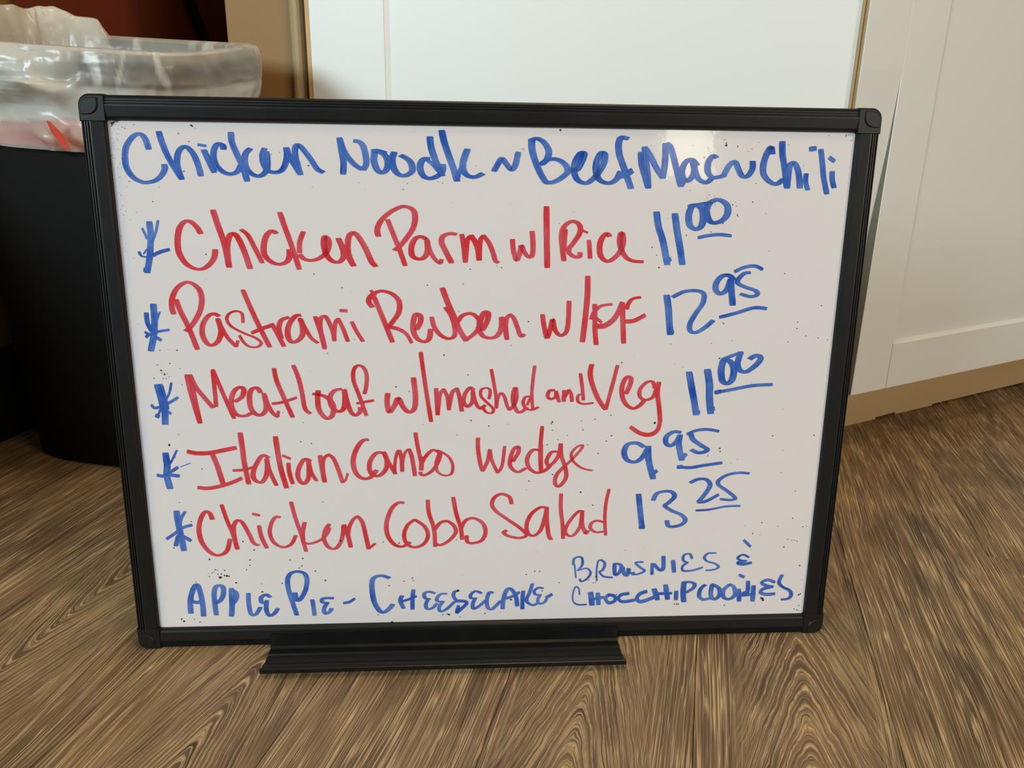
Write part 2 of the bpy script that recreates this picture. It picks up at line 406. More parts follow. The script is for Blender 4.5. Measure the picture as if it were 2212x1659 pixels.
def fold(t, z, sd=0.0):
    q = Vector((math.cos(t) * 3.6 + sd, math.sin(t) * 3.6, z * 14))
    return noise.noise(q) * .6 + noise.noise(q * 2.3) * .4
prof = [(-.030, -.20, .75), (-.022, -.14, .7), (-.014, -.08, .5), (-.010, -.03, .4), (-.0045, .0025, .4), (.003, .0066, .55), (.0108, .0045, .6), (.0138, -.008, .42), (.0132, -.02, .36),
        (.0128, -.030, .40), (.0105, -.0345, .85), (.0085, -.046, .9), (.0070, -.057, .9), (.0062, -.068, .92), (.0055, -.079, .93), (.0045, -.090, .8), (.0035, -.101, .5)]
rings = []; ops = []
SUB = 3; KN = len(prof)
for kk in range((KN - 1) * SUB + 1):
    k = kk / SUB; i0 = min(int(k), KN - 2); f_ = k - i0
    off, dz, op = (a_ + (b_ - a_) * f_ for a_, b_ in zip(prof[i0], prof[i0 + 1]))
    rg = []
    for i in range(NS):
        t = 2 * math.pi * i / NS
        xr, yr = rrect(AR, BR_, t); zt = zrim(xr, yr)
        c, s_ = math.cos(t), math.sin(t)
        bunch = min(1, max(0, (-xr + .005 - .080 * s_ + .02 * fold(t, dz, 20)) / .05))      # 1 towards the left end, where the bag is gathered
        inner = k < 4
        amp = .0022 + .0085 * bunch
        lower = min(1, max(0, (k - 9) / 6))
        fo = fold(t, dz, 3.1)
        wp = Vector((xr * 15, yr * 15, (zt + dz) * 22)); ws = wp + Vector((noise.noise(wp * .7), noise.noise(wp * .7 + Vector((9, 0, 0))), noise.noise(wp * .7 + Vector((0, 9, 0))))) * 1.3
        crease = (1 - 3.2 * abs(noise.noise(ws))) * .0042 + (1 - 3.2 * abs(noise.noise(ws * 2.3))) * .0020
        outw = 1 if k > 6 else 0
        r_off = off + (-.6 if inner else 1.0) * amp * (abs(fo) * 1.6) + crease * (bunch * 1.5 + .22) * (1 if outw else 0)
        if k > 9: r_off += (.001 + .007 * bunch) * math.sin(dz * 120 + 5 * fold(t, 0) + 1.5 * t)
        if 5.5 <= k <= 12.5: r_off += bunch * .005
        if k > 9: r_off = max(r_off, .003 + .002 * lower)
        elif outw: r_off = max(r_off, .0118)
        x, y = rrect(AR + r_off, BR_ + r_off, t)
        z = zt + dz + (.008 * bunch * max(0, fold(t, 2, 8)) * (1 if 4 <= k <= 7 else 0)) + .006 * lower * fold(t, 1, 5)
        bb_ = min(1, max(0, (-xr - .075) / .012)) * (1 if s_ > 0 else max(0, 1 + s_ * 3))
        hat = max(0, 1 - abs(k - 4.5) / 2.2)
        z += hat * bb_ * (.018 + .018 * min(1, max(0, (-xr - .07) / .1)) + .008 * fold(t, 4, 1))
        rg.append((x, y, z))
        stripe = 0; u_ = (t * 57.3) % 360
        for c0, w0 in ((287, 3.0), (303, 1.5), (322, 2.5), (22, 3), (38, 2), (60, 3), (78, 4), (96, 2.5)):
            dlt = abs((u_ + 9 * fold(t, dz * .5, 6) * 2 - c0 + 180) % 360 - 180)
            if dlt < w0: stripe = max(stripe, 1 - dlt / w0 * .6)
        o_ = op + (.97 - op) * max(bunch ** .5, stripe * .9)
        if inner and bunch > .2: o_ = min(o_, .80 + .15 * fo)  # thinner inside the gathers to darken them, standing in for shade
        o_ += 14 * crease * (1 - bunch) + .06 * fo * (1 - bunch)
        if k >= 10 and bunch < .3: o_ = max(o_, .86)
        hem = k + .9 * fold(t, 3, 2)
        if hem >= 13.2: o_ = .60 + 20 * max(0, crease)
        ops.append(min(.97, max(.22, o_)))
    rings.append(rg)
bm = loft(rings); me = bpy.data.meshes.new('liner'); bm.to_mesh(me); bm.free()
at = me.attributes.new('opacity', 'FLOAT', 'POINT')
for i, v in enumerate(ops): at.data[i].value = v
obj('liner', me, liner_m, bin_, label='crumpled translucent white bin liner folded over the rim')
# red bag under the liner's hem, seen through it, and bare where the liner is torn
def band(z0, z1, off, t0, t1, n, jag=0):
    bm = bmesh.new(); a = []; b = []
    for i in range(n + 1):
        t = t0 + (t1 - t0) * i / n; xr, yr = rrect(AR, BR_, t); zt = zrim(xr, yr)
        x, y = rrect(AR + off, BR_ + off, t)
        a.append(bm.verts.new((x, y, zt + z0))); b.append(bm.verts.new((x, y, zt + z1 + jag * (.5 + noise.noise(Vector((t * 9, 0, 0)))))))
    for i in range(n): 
        f = bm.faces.new((a[i], a[i + 1], b[i + 1], b[i])); f.smooth = True
    return bm
o = obj('red_bag_edge', band(-.100, -.070, .0012, math.radians(150), math.radians(335), 60, .004), red_bag, bin_, label='orange-red bag edge showing through the liner')
def wrap_patch(pts, off):
    bm = bmesh.new(); vs = []
    for deg, dz in pts:
        t = math.radians(deg); xr, yr = rrect(AR, BR_, t); x, y = rrect(AR + off, BR_ + off, t)
        vs.append(bm.verts.new((x, y, zrim(xr, yr) + dz)))
    bm.faces.new(vs); return bm
obj('red_bag_flap', wrap_patch([(275.3, -.070), (276.2, -.071), (279.4, -.084), (280.6, -.098), (279.2, -.099), (277.6, -.091), (276, -.081)], .0235), red_bag, bin_, label='orange-red tip poking out of the liner hem')

# ------------------------------------------------------------------ whiteboard
BO = (-0.32032992, 0.59472258, 0); bu = (0.997732, 0.0673116, 0); bv = (-0.00525515, 0.07789496, 0.99694772); bn = (0.06710615, -0.99468665, 0.07807202)
wb = empty('whiteboard', frame(BO, bu, bv, bn), 'framed whiteboard with a handwritten blue and red menu, standing on the wood floor', 'whiteboard')
BW, BH, FW, CW = .610, .457, .0180, .0188
boxo('writing_surface', (.010, BW - .010, .010, BH - .010, -.010, -.0042), board_white, wb, label='glossy white writing surface')
boxo('backing', (.004, BW - .004, .004, BH - .004, -.0145, -.0101), paint('brown_backing', lin(110, 85, 60), .8), wb)
# rail profile: s from the outer edge inwards, h out of the board
prof = [(0, -.016), (0, -.0022), (.0008, -.0008), (.0017, -.0003), (.0020, -.0011), (.0024, -.0011), (.0027, -.0001), (.0036, 0), (.0039, -.0009), (.0043, -.0009), (.0046, .0002), (.0055, .0003), (.0058, -.0007), (.0062, -.0007), (.0066, .0004),
        (.0078, .0005), (.0150, -.0002), (.0164, -.0008), (.0174, -.0020), (FW, -.0042), (FW, -.009), (.004, -.016)]
def rail(put, length):
    bm = bmesh.new(); prism(bm, prof, CW - .0006, length - CW + .0006, put); return bm
obj('frame_rail', rail(lambda a, b, t: (t, a, b), BW), frame_black, wb)
obj('frame_rail', rail(lambda a, b, t: (t, BH - a, b), BW), frame_black, wb)
obj('frame_rail', rail(lambda a, b, t: (a, t, b), BH), frame_black, wb)
obj('frame_rail', rail(lambda a, b, t: (BW - a, t, b), BH), frame_black, wb)
def corner(fx, fy):
    bm = bmesh.new(); px = lambda x: BW - x if fx else x; py = lambda y: BH - y if fy else y
    def outline(e, r, s_, rin=0.0):
        pts = []
        for i in range(8):
            a = math.pi + i * math.pi / 2 / 7; pts.append((e + r + r * math.cos(a), e + r + r * math.sin(a)))
        if rin:
            pts += [(s_ , e)]
            for i in range(8):
                a = i * math.pi / 2 / 7; pts.append((s_ - rin + rin * math.cos(a), s_ - rin + rin * math.sin(a)))
            pts += [(e, s_)]
        else: pts += [(s_, e), (s_, s_), (e, s_)]
        return pts
    def layers(rows):
        rv = [[bm.verts.new((px(x), py(y), h)) for x, y in outline(*spec)] for spec, h in rows]
        for a, b in zip(rv, rv[1:]):
            n = len(a)
            for i in range(n): bm.faces.new((a[i], a[(i + 1) % n], b[(i + 1) % n], b[i]))
        bm.faces.new(rv[0]); bm.faces.new(rv[-1])
    layers([((-.0006, .0085, CW), -.0162), ((-.0006, .0085, CW), -.0012), ((.0002, .0080, CW), .0004), ((.0010, .0075, CW - .0004), .0010)])
    bmesh.ops.recalc_face_normals(bm, faces=bm.faces)
    cap = obj('corner_cap', bm, frame_black, wb)
    bm = bmesh.new()
    rows = [((.0020, .0062, .0142, .0075), .0009), ((.0020, .0062, .0142, .0075), .0014), ((.0026, .0058, .0136, .0070), .0021), ((.0034, .0052, .0128, .0065), .0021)]
    rv = [[bm.verts.new((px(x), py(y), h)) for x, y in outline(*spec)] for spec, h in rows]
    for a, b in zip(rv, rv[1:]):
        n = len(a)
        for i in range(n): bm.faces.new((a[i], a[(i + 1) % n], b[(i + 1) % n], b[i]))
    bm.faces.new(rv[0]); bm.faces.new(rv[-1]); bmesh.ops.recalc_face_normals(bm, faces=bm.faces)
    obj('cap_button', bm, frame_black, cap)
for fx in (0, 1):
    for fy in (0, 1): corner(fx, fy)
# pen tray: extruded profile (y up the board, h out towards the viewer)
tp = [(.0120, .0010), (.0122, .0022), (.0015, .0030), (-.0003, .0048), (-.0004, .0120), (.0006, .0128), (.0007, .0142), (-.0006, .0150), (-.0006, .0262), (.0006, .0270), (.0008, .0285), (.0024, .0330), (.0026, .0348), (.0018, .0356), (.0018, .0366), (.0040, .0400), (.0056, .0438),
      (.0050, .0446), (.0012, .0440), (.0002, .0425), (-.0022, .0300), (-.0026, .0040), (-.0026, .0010)]
bm = bmesh.new(); prism(bm, tp, .1133, .4197, lambda a, b, t: (t, a, b))
tray = obj('pen_tray', bm, tray_black, wb, label='black ridged pen tray along the bottom edge')

# handwriting: strokes in 0.1 mm on the board (x right, y up); each stroke: nib width, nib height, points (0.01 mm widths)
WRITING = [
('soups', 'Chicken', 'b', [(443,239,[462,4192,447,4254,421,4292,383,4295,338,4261,298,4202,283,4135,287,4051,327,3983,384,3950,435,3946,497,3964,543,4003,568,4046,567,4076]),(444,239,[548,4314,564,4240,598,4139,649,4039,686,3975]),(444,239,[686,3975,667,4047,664,4115,682,4174,715,4208,749,4205,788,4159,816,4083,831,4002]),(188,188,[829,4227,885,4219]),(447,241,[869,4187,896,4118,932,4029]),(449,242,[1014,4200,1011,4225,973,4233,945,4195,936,4136,953,4076,1001,4030,1052,4015,1105,4032,1134,4079]),(449,242,[1078,4316,1081,4247,1114,4155,1151,4062,1175,3968]),(452,244,[1212,4203,1175,4164,1166,4105,1184,4045,1234,4007,1286,4008,1328,4051,1336,4124,1331,4179]),(453,244,[1320,4204,1302,4158,1305,4098,1332,4047,1383,4031,1436,4044,1469,4092,1486,4160,1484,4211]),(454,245,[1484,4211,1503,4152,1551,4067,1579,4020]),(451,243,[1579,4020,1561,4093,1547,4161,1550,4212,1568,4236,1602,4213,1659,4137,1708,4061,1751,4037])]),
('soups', 'Noodle', 'b', [(455,245,[1904,4029,1910,4115,1897,4200,1888,4284]),(457,246,[1885,4289,1919,4192,1982,4107,2046,4063]),(456,246,[2059,4061,2081,4100,2082,4151,2065,4228,2035,4265,1996,4271]),(487,248,[2147,4186,2142,4126,2164,4062,2200,4039,2236,4063,2248,4119,2226,4170,2178,4194,2130,4201]),(229,229,[2130,4201,2178,4202,2235,4187]),(489,249,[2297,4190,2280,4137,2294,4068,2333,4025,2386,4022,2431,4053,2432,4096,2406,4138,2349,4170]),(491,250,[2566,4147,2521,4144,2496,4105,2498,4053,2528,4010,2582,4002,2636,4025,2665,4056,2668,4103]),(356,207,[2539,4145,2592,4106,2636,4055]),(489,249,[2572,4307,2580,4235,2610,4141,2645,4064,2663,4025]),(490,249,[2663,4354,2682,4271,2717,4168,2752,4074,2777,3987]),(340,197,[2779,3987,2795,4048,2819,4101]),(493,251,[2858,4220,2842,4179,2824,4118,2828,4062,2864,4023,2923,4017,2976,4042])]),
('soups', 'tilde780', 'b', [(450,261,[3066,4065,3093,4113,3124,4157,3156,4123,3201,4075,3232,4115,3251,4202])]),
('soups', 'Beef', 'b', [(497,253,[3355,4298,3357,4238,3381,4152,3428,4048,3475,3978]),(500,254,[3475,3978,3539,3988,3601,4024,3641,4068,3622,4116,3562,4154,3489,4155,3427,4117]),(496,253,[3342,4293,3396,4309,3450,4282,3488,4222,3480,4166,3445,4122]),(503,256,[3654,4086,3709,4077,3752,4148,3767,4205,3733,4200,3698,4138,3691,4068,3721,4003,3786,3979,3839,4009,3892,4071,3926,4141,3928,4202,3896,4206,3867,4141,3865,4071,3895,4005,3969,3981,4028,4011,4057,4069]),(502,256,[4105,4319,4055,4327,4034,4282,4042,4204,4073,4126,4109,4039,4146,3946]),(441,441,[4045,4038,4095,4047,4144,4076])]),
('soups', 'Mac', 'b', [(480,258,[4213,4215,4224,4128,4257,4032,4284,3952]),(477,257,[4284,3952,4274,4049,4254,4163,4241,4255]),(479,258,[4241,4255,4280,4207,4341,4103,4396,4029]),(478,257,[4396,4029,4406,4122,4408,4209,4404,4283]),(479,258,[4413,4288,4442,4266,4474,4184,4508,4079,4545,3968]),(483,260,[4545,3968,4573,4018,4578,4009]),(482,260,[4663,4129,4623,4168,4578,4155,4549,4097,4556,4035,4597,4006,4636,4045,4646,4107,4628,4155]),(484,261,[4628,4155,4657,4072,4689,4019,4746,3995,4791,4027]),(483,260,[4816,4187,4787,4199,4754,4152,4754,4082,4790,4038,4846,4039,4891,4055])]),
('soups', 'tilde1290', 'b', [(468,271,[4883,4048,4923,4128,4967,4157,4994,4112,5032,4050,5079,4050,5112,4104,5110,4159])]),
('soups', 'Chili', 'b', [(488,263,[5262,4225,5248,4273,5215,4212,5198,4132,5209,4061,5261,4008,5319,3991,5368,4027]),(489,263,[5336,4312,5345,4222,5373,4116,5405,3965]),(489,263,[5407,3965,5407,4063,5414,4135,5445,4155,5478,4109,5499,4038,5511,3966]),(357,357,[5566,4262,5607,4268]),(398,231,[5553,4070,5554,4012,5577,3951]),(436,253,[5653,4257,5676,4156,5697,4049,5737,3922]),(340,340,[5733,4197,5768,4175]),(418,242,[5764,4090,5770,4032,5791,3971])]),
('chicken parm', 'asterisk', 'b', [(454,263,[415,3648,417,3561,407,3472,389,3365,363,3265]),(192,111,[359,3602,388,3521]),(192,111,[482,3662,456,3570,418,3490]),(193,112,[317,3423,330,3392,373,3383,435,3392]),(245,245,[427,3401,482,3424,544,3441]),(131,76,[379,3445,349,3405]),(352,352,[346,3284,380,3276])]),
('chicken parm', 'Chicken', 'r', [(440,220,[794,3568,769,3616,720,3658,676,3652,635,3597,615,3500,621,3411,667,3331,734,3293,797,3296,853,3337,886,3386,896,3440]),(442,221,[902,3742,929,3635,970,3485,993,3310]),(441,220,[993,3313,987,3405,992,3485,1015,3552,1047,3568,1079,3530,1117,3433,1153,3300]),(355,206,[1106,3597,1152,3558,1191,3478,1249,3345]),(447,224,[1370,3573,1335,3590,1293,3550,1268,3469,1275,3398,1325,3348,1387,3333,1442,3354,1465,3399,1465,3444]),(393,228,[1408,3729,1439,3622,1484,3480,1533,3298]),(375,217,[1579,3583,1548,3507,1544,3426]),(447,224,[1543,3408,1577,3374,1640,3364,1704,3387,1751,3428,1773,3491,1766,3531,1742,3549,1733,3482,1750,3410,1793,3360,1847,3353,1882,3393,1878,3456,1849,3534]),(452,226,[1849,3534,1878,3465,1920,3393,1959,3325]),(449,224,[1957,3325,1921,3420,1920,3501,1934,3559,1968,3582,2007,3546,2058,3457,2100,3358,2131,3321])]),
('chicken parm', 'Parm', 'r', [(381,221,[2235,3682,2278,3567,2320,3459,2363,3330]),(432,225,[2160,3558,2152,3606,2181,3673,2246,3735,2327,3779,2381,3785,2435,3759,2449,3702,2432,3622,2377,3540,2321,3477,2284,3449]),(438,228,[2531,3537,2495,3555,2449,3541,2416,3478,2422,3405,2474,3380,2520,3397,2543,3451,2540,3524]),(348,202,[2535,3537,2557,3460,2593,3388,2638,3349,2652,3375]),(438,228,[2768,3575,2722,3581,2667,3561,2653,3515,2680,3452,2730,3354]),(366,212,[2813,3573,2827,3489,2840,3360]),(366,212,[2842,3362,2850,3453,2859,3535,2886,3564]),(441,230,[2886,3567,2919,3517,2942,3454,2951,3376]),(367,213,[2953,3376,2955,3463,2962,3536,2983,3565]),(387,224,[2983,3568,3024,3518,3057,3446,3080,3373,3103,3356])]),
('chicken parm', 'with', 'r', [(389,226,[3215,3536,3223,3456,3251,3374,3278,3447,3287,3491,3311,3438,3348,3402,3376,3420,3379,3512,3370,3601]),(446,258,[3481,3792,3485,3630,3491,3476,3497,3322])]),
('chicken parm', 'Rice', 'r', [(409,237,[3630,3376,3616,3477,3606,3568,3621,3636,3666,3677,3712,3682,3750,3651,3752,3596,3708,3523,3668,3468,3675,3431,3721,3404,3756,3409,3757,3437]),(334,194,[3638,3618,3633,3541,3631,3459]),(167,167,[3756,3622,3813,3597]),(355,206,[3827,3535,3836,3460,3841,3397]),(451,235,[3991,3571,3967,3591,3931,3552,3915,3488,3927,3415,3976,3371,4031,3392,4085,3453,4105,3535,4088,3599,4076,3535,4094,3462,4134,3402,4192,3375,4273,3369])]),
('chicken parm', '11', 'b', [(519,264,[4362,3760,4385,3647,4429,3529,4473,3351]),(521,265,[4512,3748,4537,3621,4569,3484,4597,3352]),(361,361,[4453,3376,4494,3390]),(324,324,[4576,3372,4609,3377])]),
('chicken parm', '00', 'b', [(519,264,[4640,3805,4624,3740,4638,3663,4687,3631,4733,3659,4742,3732,4723,3795,4674,3820,4624,3808]),(282,282,[4628,3808,4758,3834]),(520,265,[4786,3839,4766,3787,4785,3714,4826,3683,4891,3697,4934,3743,4937,3807,4898,3850,4840,3864,4790,3841]),(256,256,[4716,3565,4795,3582,4889,3590,4980,3581])]),
('pastrami', 'asterisk', 'b', [(493,286,[386,3010,384,2892,368,2771,334,2642]),(357,207,[326,2943,328,2864,353,2799]),(179,104,[430,2952,402,2892]),(197,197,[303,2790,341,2771,406,2795,488,2809]),(224,224,[308,2751,333,2776]),(252,252,[384,2748,418,2726])]),
('pastrami', 'Pastrami', 'r', [(396,230,[565,3048,591,2957,643,2828,696,2654]),(410,214,[536,2939,527,2994,538,3068,580,3141,646,3186,699,3179,748,3132,763,3059,744,2967,691,2874,642,2818,618,2801]),(417,218,[884,2921,849,2938,803,2921,757,2856,746,2771,777,2698,821,2685,869,2724,893,2800,877,2893]),(345,200,[873,2898,904,2818,943,2743,1002,2675]),(255,148,[1004,2672,1019,2720]),(254,148,[1070,2870,1066,2940,1022,2960,967,2940,945,2893,977,2837,1064,2786,1162,2743,1203,2701,1166,2669,1103,2675,1060,2715,1036,2762]),(382,221,[1087,3126,1133,2996,1195,2837,1267,2672]),(273,273,[1137,2786,1212,2819,1296,2847]),(366,212,[1296,2858,1337,2772,1379,2677]),(383,222,[1363,2743,1350,2800,1355,2856,1380,2894,1429,2911]),(422,220,[1523,2929,1482,2920,1433,2856,1415,2781,1435,2717,1480,2715,1529,2762,1537,2838,1522,2894]),(331,192,[1518,2903,1559,2819,1601,2743,1650,2703]),(369,214,[1641,2915,1669,2819,1693,2734,1703,2656]),(367,213,[1704,2667,1685,2753,1675,2847,1682,2905]),(349,202,[1682,2908,1719,2920,1753,2857,1778,2781,1783,2722]),(312,181,[1783,2724,1788,2800,1800,2876,1819,2896]),(332,192,[1820,2902,1853,2829,1891,2717]),(314,182,[1929,2874,1963,2800,2011,2717]),(257,257,[1842,2967,1891,2965])]),
('pastrami', 'Reuben', 'r', [(388,225,[2112,3077,2170,2923,2248,2713]),(423,221,[2094,2996,2068,3045,2092,3091,2148,3121,2203,3121,2267,3094,2311,3036,2305,2952,2262,2886,2222,2838]),(280,280,[2223,2834,2297,2817,2362,2777,2402,2707]),(275,160,[2089,3128,2120,3091]),(429,224,[2446,2815,2478,2876,2476,2928,2439,2936,2419,2867,2422,2791,2454,2734,2510,2712,2548,2743,2558,2813]),(376,218,[2569,2912,2587,2839,2633,2772,2698,2738,2750,2758,2753,2829,2727,2924,2681,2992]),(448,260,[2657,3147,2700,3028,2746,2924,2783,2829,2844,2722]),(393,228,[2844,2729,2905,2772,2943,2820,2952,2887,2914,2932,2868,2945,2811,2924,2779,2877]),(433,226,[2980,2810,3018,2887,3025,2948,2994,2955,2966,2896,2952,2820,2981,2762,3037,2743,3094,2758,3131,2820,3135,2911]),(378,219,[3140,2913,3160,2830,3179,2734]),(358,208,[3179,2743,3169,2839,3176,2906,3201,2934]),(379,220,[3201,2939,3234,2906,3264,2830,3293,2758,3319,2772])]),
('pastrami', 'with', 'r', [(381,221,[3468,2935,3481,2849,3508,2743,3534,2820,3551,2897,3573,2811,3617,2764,3664,2791,3680,2878,3682,3045]),(439,255,[3828,3247,3830,3087,3818,2897,3802,2714])]),
('pastrami', 'FF', 'r', [(383,222,[3893,3019,3899,2917,3902,2821,3917,2690]),(343,199,[3870,2902,3889,2955,3943,3007,4033,3024]),(403,403,[3916,2842,3978,2845,4043,2888,4088,2955,4118,3032]),(403,234,[4121,3033,4128,2917,4146,2702]),(344,200,[4159,2986,4171,3032,4207,3070,4266,3081]),(327,327,[4154,2880,4226,2888,4310,2932]),(230,230,[3908,2912,3953,2874])]),
('pastrami', '12', 'b', [(523,303,[4484,3094,4505,2985,4518,2879,4532,2777]),(291,291,[4512,2787,4555,2794]),(427,247,[4537,3085,4626,3128,4731,3136,4791,3110,4788,3033,4734,2947,4692,2860,4700,2802,4750,2790,4820,2831,4884,2889])]),
('pastrami', '95', 'b', [(483,280,[5032,3229,4991,3262,4934,3257,4890,3205,4889,3143,4930,3112,4981,3148,5004,3224]),(504,292,[5008,3229,5021,3130,5039,3023]),(407,236,[5163,3286,5115,3280,5071,3234,5069,3198,5134,3168,5224,3138,5237,3104,5180,3090,5100,3111]),(260,260,[5037,3295,5111,3329,5197,3341,5262,3315]),(273,273,[4940,2918,5074,2952,5217,2996,5325,2991])]),
('meatloaf', 'asterisk', 'b', [(686,398,[366,2354,384,2257,398,2159]),(505,293,[394,2208,396,2130,390,2030]),(183,106,[468,2375,447,2295,409,2228]),(220,220,[296,2189,321,2165,387,2184,454,2218,508,2251]),(184,107,[366,2159,333,2091]),(313,313,[326,2101,342,2093]),(221,221,[402,2145,441,2118])]),
('meatloaf', 'Meatloaf', 'r', [(332,192,[594,2439,609,2314,635,2177,665,2035]),(387,224,[668,2039,646,2207,623,2430]),(387,224,[620,2439,657,2343,723,2245,782,2167]),(331,192,[808,2177,807,2313,803,2477]),(332,193,[804,2482,835,2391,881,2254,944,2075]),(407,213,[961,2215,1019,2254,1040,2312,1016,2337,968,2313,935,2244,934,2161,972,2102,1036,2094,1084,2116]),(409,214,[1170,2292,1145,2331,1097,2312,1079,2244,1087,2155,1130,2103,1177,2107,1209,2164,1201,2272]),(355,206,[1195,2282,1220,2204,1253,2125,1297,2083]),(243,141,[1297,2085,1305,2132]),(354,205,[1291,2490,1306,2389,1354,2252,1417,2082]),(224,224,[1262,2196,1342,2208,1456,2246]),(355,206,[1447,2516,1483,2408,1505,2281,1522,2153,1562,2111]),(416,217,[1636,2302,1628,2231,1638,2137,1692,2067,1740,2092,1753,2181,1709,2241,1654,2268,1593,2278]),(415,217,[1824,2317,1768,2304,1730,2250,1739,2171,1789,2126,1837,2151,1850,2240,1848,2309]),(379,220,[1848,2311,1867,2210,1893,2126,1929,2093,1968,2120,1971,2158]),(318,184,[2011,2279,2028,2347,2033,2435,2009,2498,1963,2515,1929,2474,1926,2387,1964,2269,2020,2092]),(208,208,[1947,2195,1999,2205,2080,2219])]),
('meatloaf', 'with', 'r', [(419,243,[2200,2276,2193,2199,2210,2119,2255,2178,2285,2238,2321,2168,2368,2118,2416,2148,2427,2247,2421,2336,2413,2407]),(324,188,[2476,2623,2497,2444,2523,2247,2553,2036])]),
('meatloaf', 'mashed', 'r', [(344,200,[2598,2317,2601,2226,2609,2094]),(344,210,[2607,2101,2618,2196,2628,2271,2662,2313]),(325,189,[2659,2313,2690,2246,2703,2136]),(344,210,[2701,2146,2718,2236,2733,2290,2767,2317]),(345,200,[2767,2320,2790,2245,2809,2125]),(346,211,[2905,2306,2877,2324,2838,2275,2824,2205,2857,2163,2896,2205,2901,2294]),(309,179,[2901,2294,2925,2195,2963,2144,3002,2174]),(251,145,[3035,2229,3045,2294,3020,2322,2972,2309,2968,2254,3011,2204,3070,2144,3060,2106,3012,2114,2978,2164]),(270,156,[3053,2479,3078,2343,3093,2254,3097,2149]),(290,168,[3097,2149,3108,2234,3136,2278,3165,2243,3185,2173,3205,2131]),(348,212,[3205,2131,3244,2173,3264,2243,3256,2323,3237,2273,3238,2193,3273,2117,3312,2117,3351,2152]),(292,169,[3383,2247,3339,2241,3321,2193,3346,2142,3400,2132,3448,2154]),(233,135,[3355,2172,3378,2232]),(271,157,[3412,2508,3400,2392,3392,2272,3401,2142])]),
('meatloaf', 'and', 'r', [(311,181,[3581,2299,3542,2297,3524,2252,3548,2224,3592,2241,3596,2286]),(293,170,[3595,2291,3622,2199]),(351,204,[3663,2296,3661,2206]),(272,158,[3670,2241,3702,2303]),(312,181,[3702,2303,3723,2261,3731,2203]),(292,170,[3795,2440,3813,2330,3827,2215]),(274,159,[3796,2265,3777,2240,3788,2195,3838,2180,3911,2189])]),
('meatloaf', 'Veg', 'r', [(410,238,[3886,2517,3877,2440,3901,2340,3954,2220,4016,2133]),(313,181,[4021,2133,4042,2229,4075,2379,4103,2510]),(394,228,[4187,2269,4218,2349,4220,2404,4181,2407,4150,2329,4157,2239,4192,2173,4253,2139,4311,2167,4348,2218]),(335,195,[4426,2318,4409,2368,4359,2366,4305,2308,4305,2243,4353,2212,4416,2237,4441,2308]),(377,219,[4460,2363,4454,2268,4475,2146,4490,2023]),(340,340,[4490,2023,4470,1943,4404,1905,4323,1919,4242,1972])]),
('meatloaf', '11', 'b', [(548,279,[4714,2449,4749,2296,4776,2185,4798,2081]),(579,336,[4868,2469,4894,2346,4903,2225,4923,2094]),(340,340,[4777,2098,4822,2103]),(401,401,[4906,2123,4945,2133])]),
('meatloaf', '00', 'b', [(548,279,[4998,2554,4984,2476,5001,2381,5043,2351,5085,2386,5093,2476,5058,2541,5002,2564]),(267,267,[4987,2561,5102,2605,5151,2617]),(498,289,[5141,2620,5121,2526,5148,2466,5204,2456,5274,2506,5314,2560,5302,2590,5262,2590,5224,2565]),(270,270,[4949,2275,5068,2295,5264,2333,5432,2342]),(339,339,[4954,2275,4989,2283])]),
('italian', 'asterisk', 'b', [(515,299,[368,1774,373,1671,362,1580,379,1469]),(187,108,[462,1802,420,1722,382,1661]),(262,262,[288,1586,332,1578,391,1610,456,1652]),(75,75,[480,1658,562,1688]),(282,282,[398,1585,459,1577])]),
('italian', 'Italian', 'r', [(337,337,[552,1789,621,1774,733,1777,847,1800,938,1818]),(414,240,[746,1767,780,1657,814,1503]),(303,303,[610,1472,690,1465,806,1487,903,1520,967,1550]),(397,230,[984,1946,994,1807,1003,1665,1025,1502]),(227,227,[907,1620,986,1624,1063,1644]),(400,209,[1201,1729,1155,1750,1104,1684,1068,1603,1075,1536,1131,1511,1173,1571,1187,1653,1186,1714]),(342,199,[1186,1719,1204,1611,1252,1485]),(419,243,[1269,1910,1280,1774,1299,1621,1334,1463]),(344,199,[1362,1679,1365,1599,1388,1498]),(209,209,[1318,1748,1379,1719]),(384,222,[1542,1700,1495,1713,1452,1650,1433,1578,1449,1518,1484,1497,1520,1546,1529,1628,1528,1700]),(307,178,[1531,1700,1547,1597,1586,1522]),(384,223,[1625,1742,1639,1617,1653,1511]),(344,200,[1653,1513,1644,1627,1652,1709,1692,1750]),(346,201,[1693,1755,1734,1718,1769,1626,1803,1503]),(212,123,[1803,1506,1827,1522,1849,1584])]),
('italian', 'Combo', 'r', [(405,235,[2027,1881,1979,1869,1929,1798,1898,1696,1914,1593,1968,1538,2036,1545,2088,1607]),(387,225,[2144,1764,2091,1761,2041,1695,2031,1623,2056,1569,2114,1562,2169,1621,2176,1704,2154,1768]),(348,202,[2151,1768,2195,1673,2246,1577]),(251,146,[2246,1577,2243,1652,2264,1765,2284,1785]),(329,191,[2284,1785,2302,1703,2305,1599]),(251,146,[2305,1599,2311,1682,2332,1764,2362,1794]),(349,202,[2364,1794,2389,1722,2411,1558]),(329,191,[2422,1936,2439,1814,2464,1680]),(370,215,[2469,1721,2465,1608]),(331,192,[2457,1587,2465,1566,2494,1561,2553,1596,2603,1668,2625,1741,2594,1777,2555,1780,2506,1731,2471,1670]),(390,226,[2621,1751,2593,1658]),(254,148,[2593,1658,2602,1591,2660,1556,2719,1572,2731,1646,2700,1719,2642,1763,2602,1782])]),
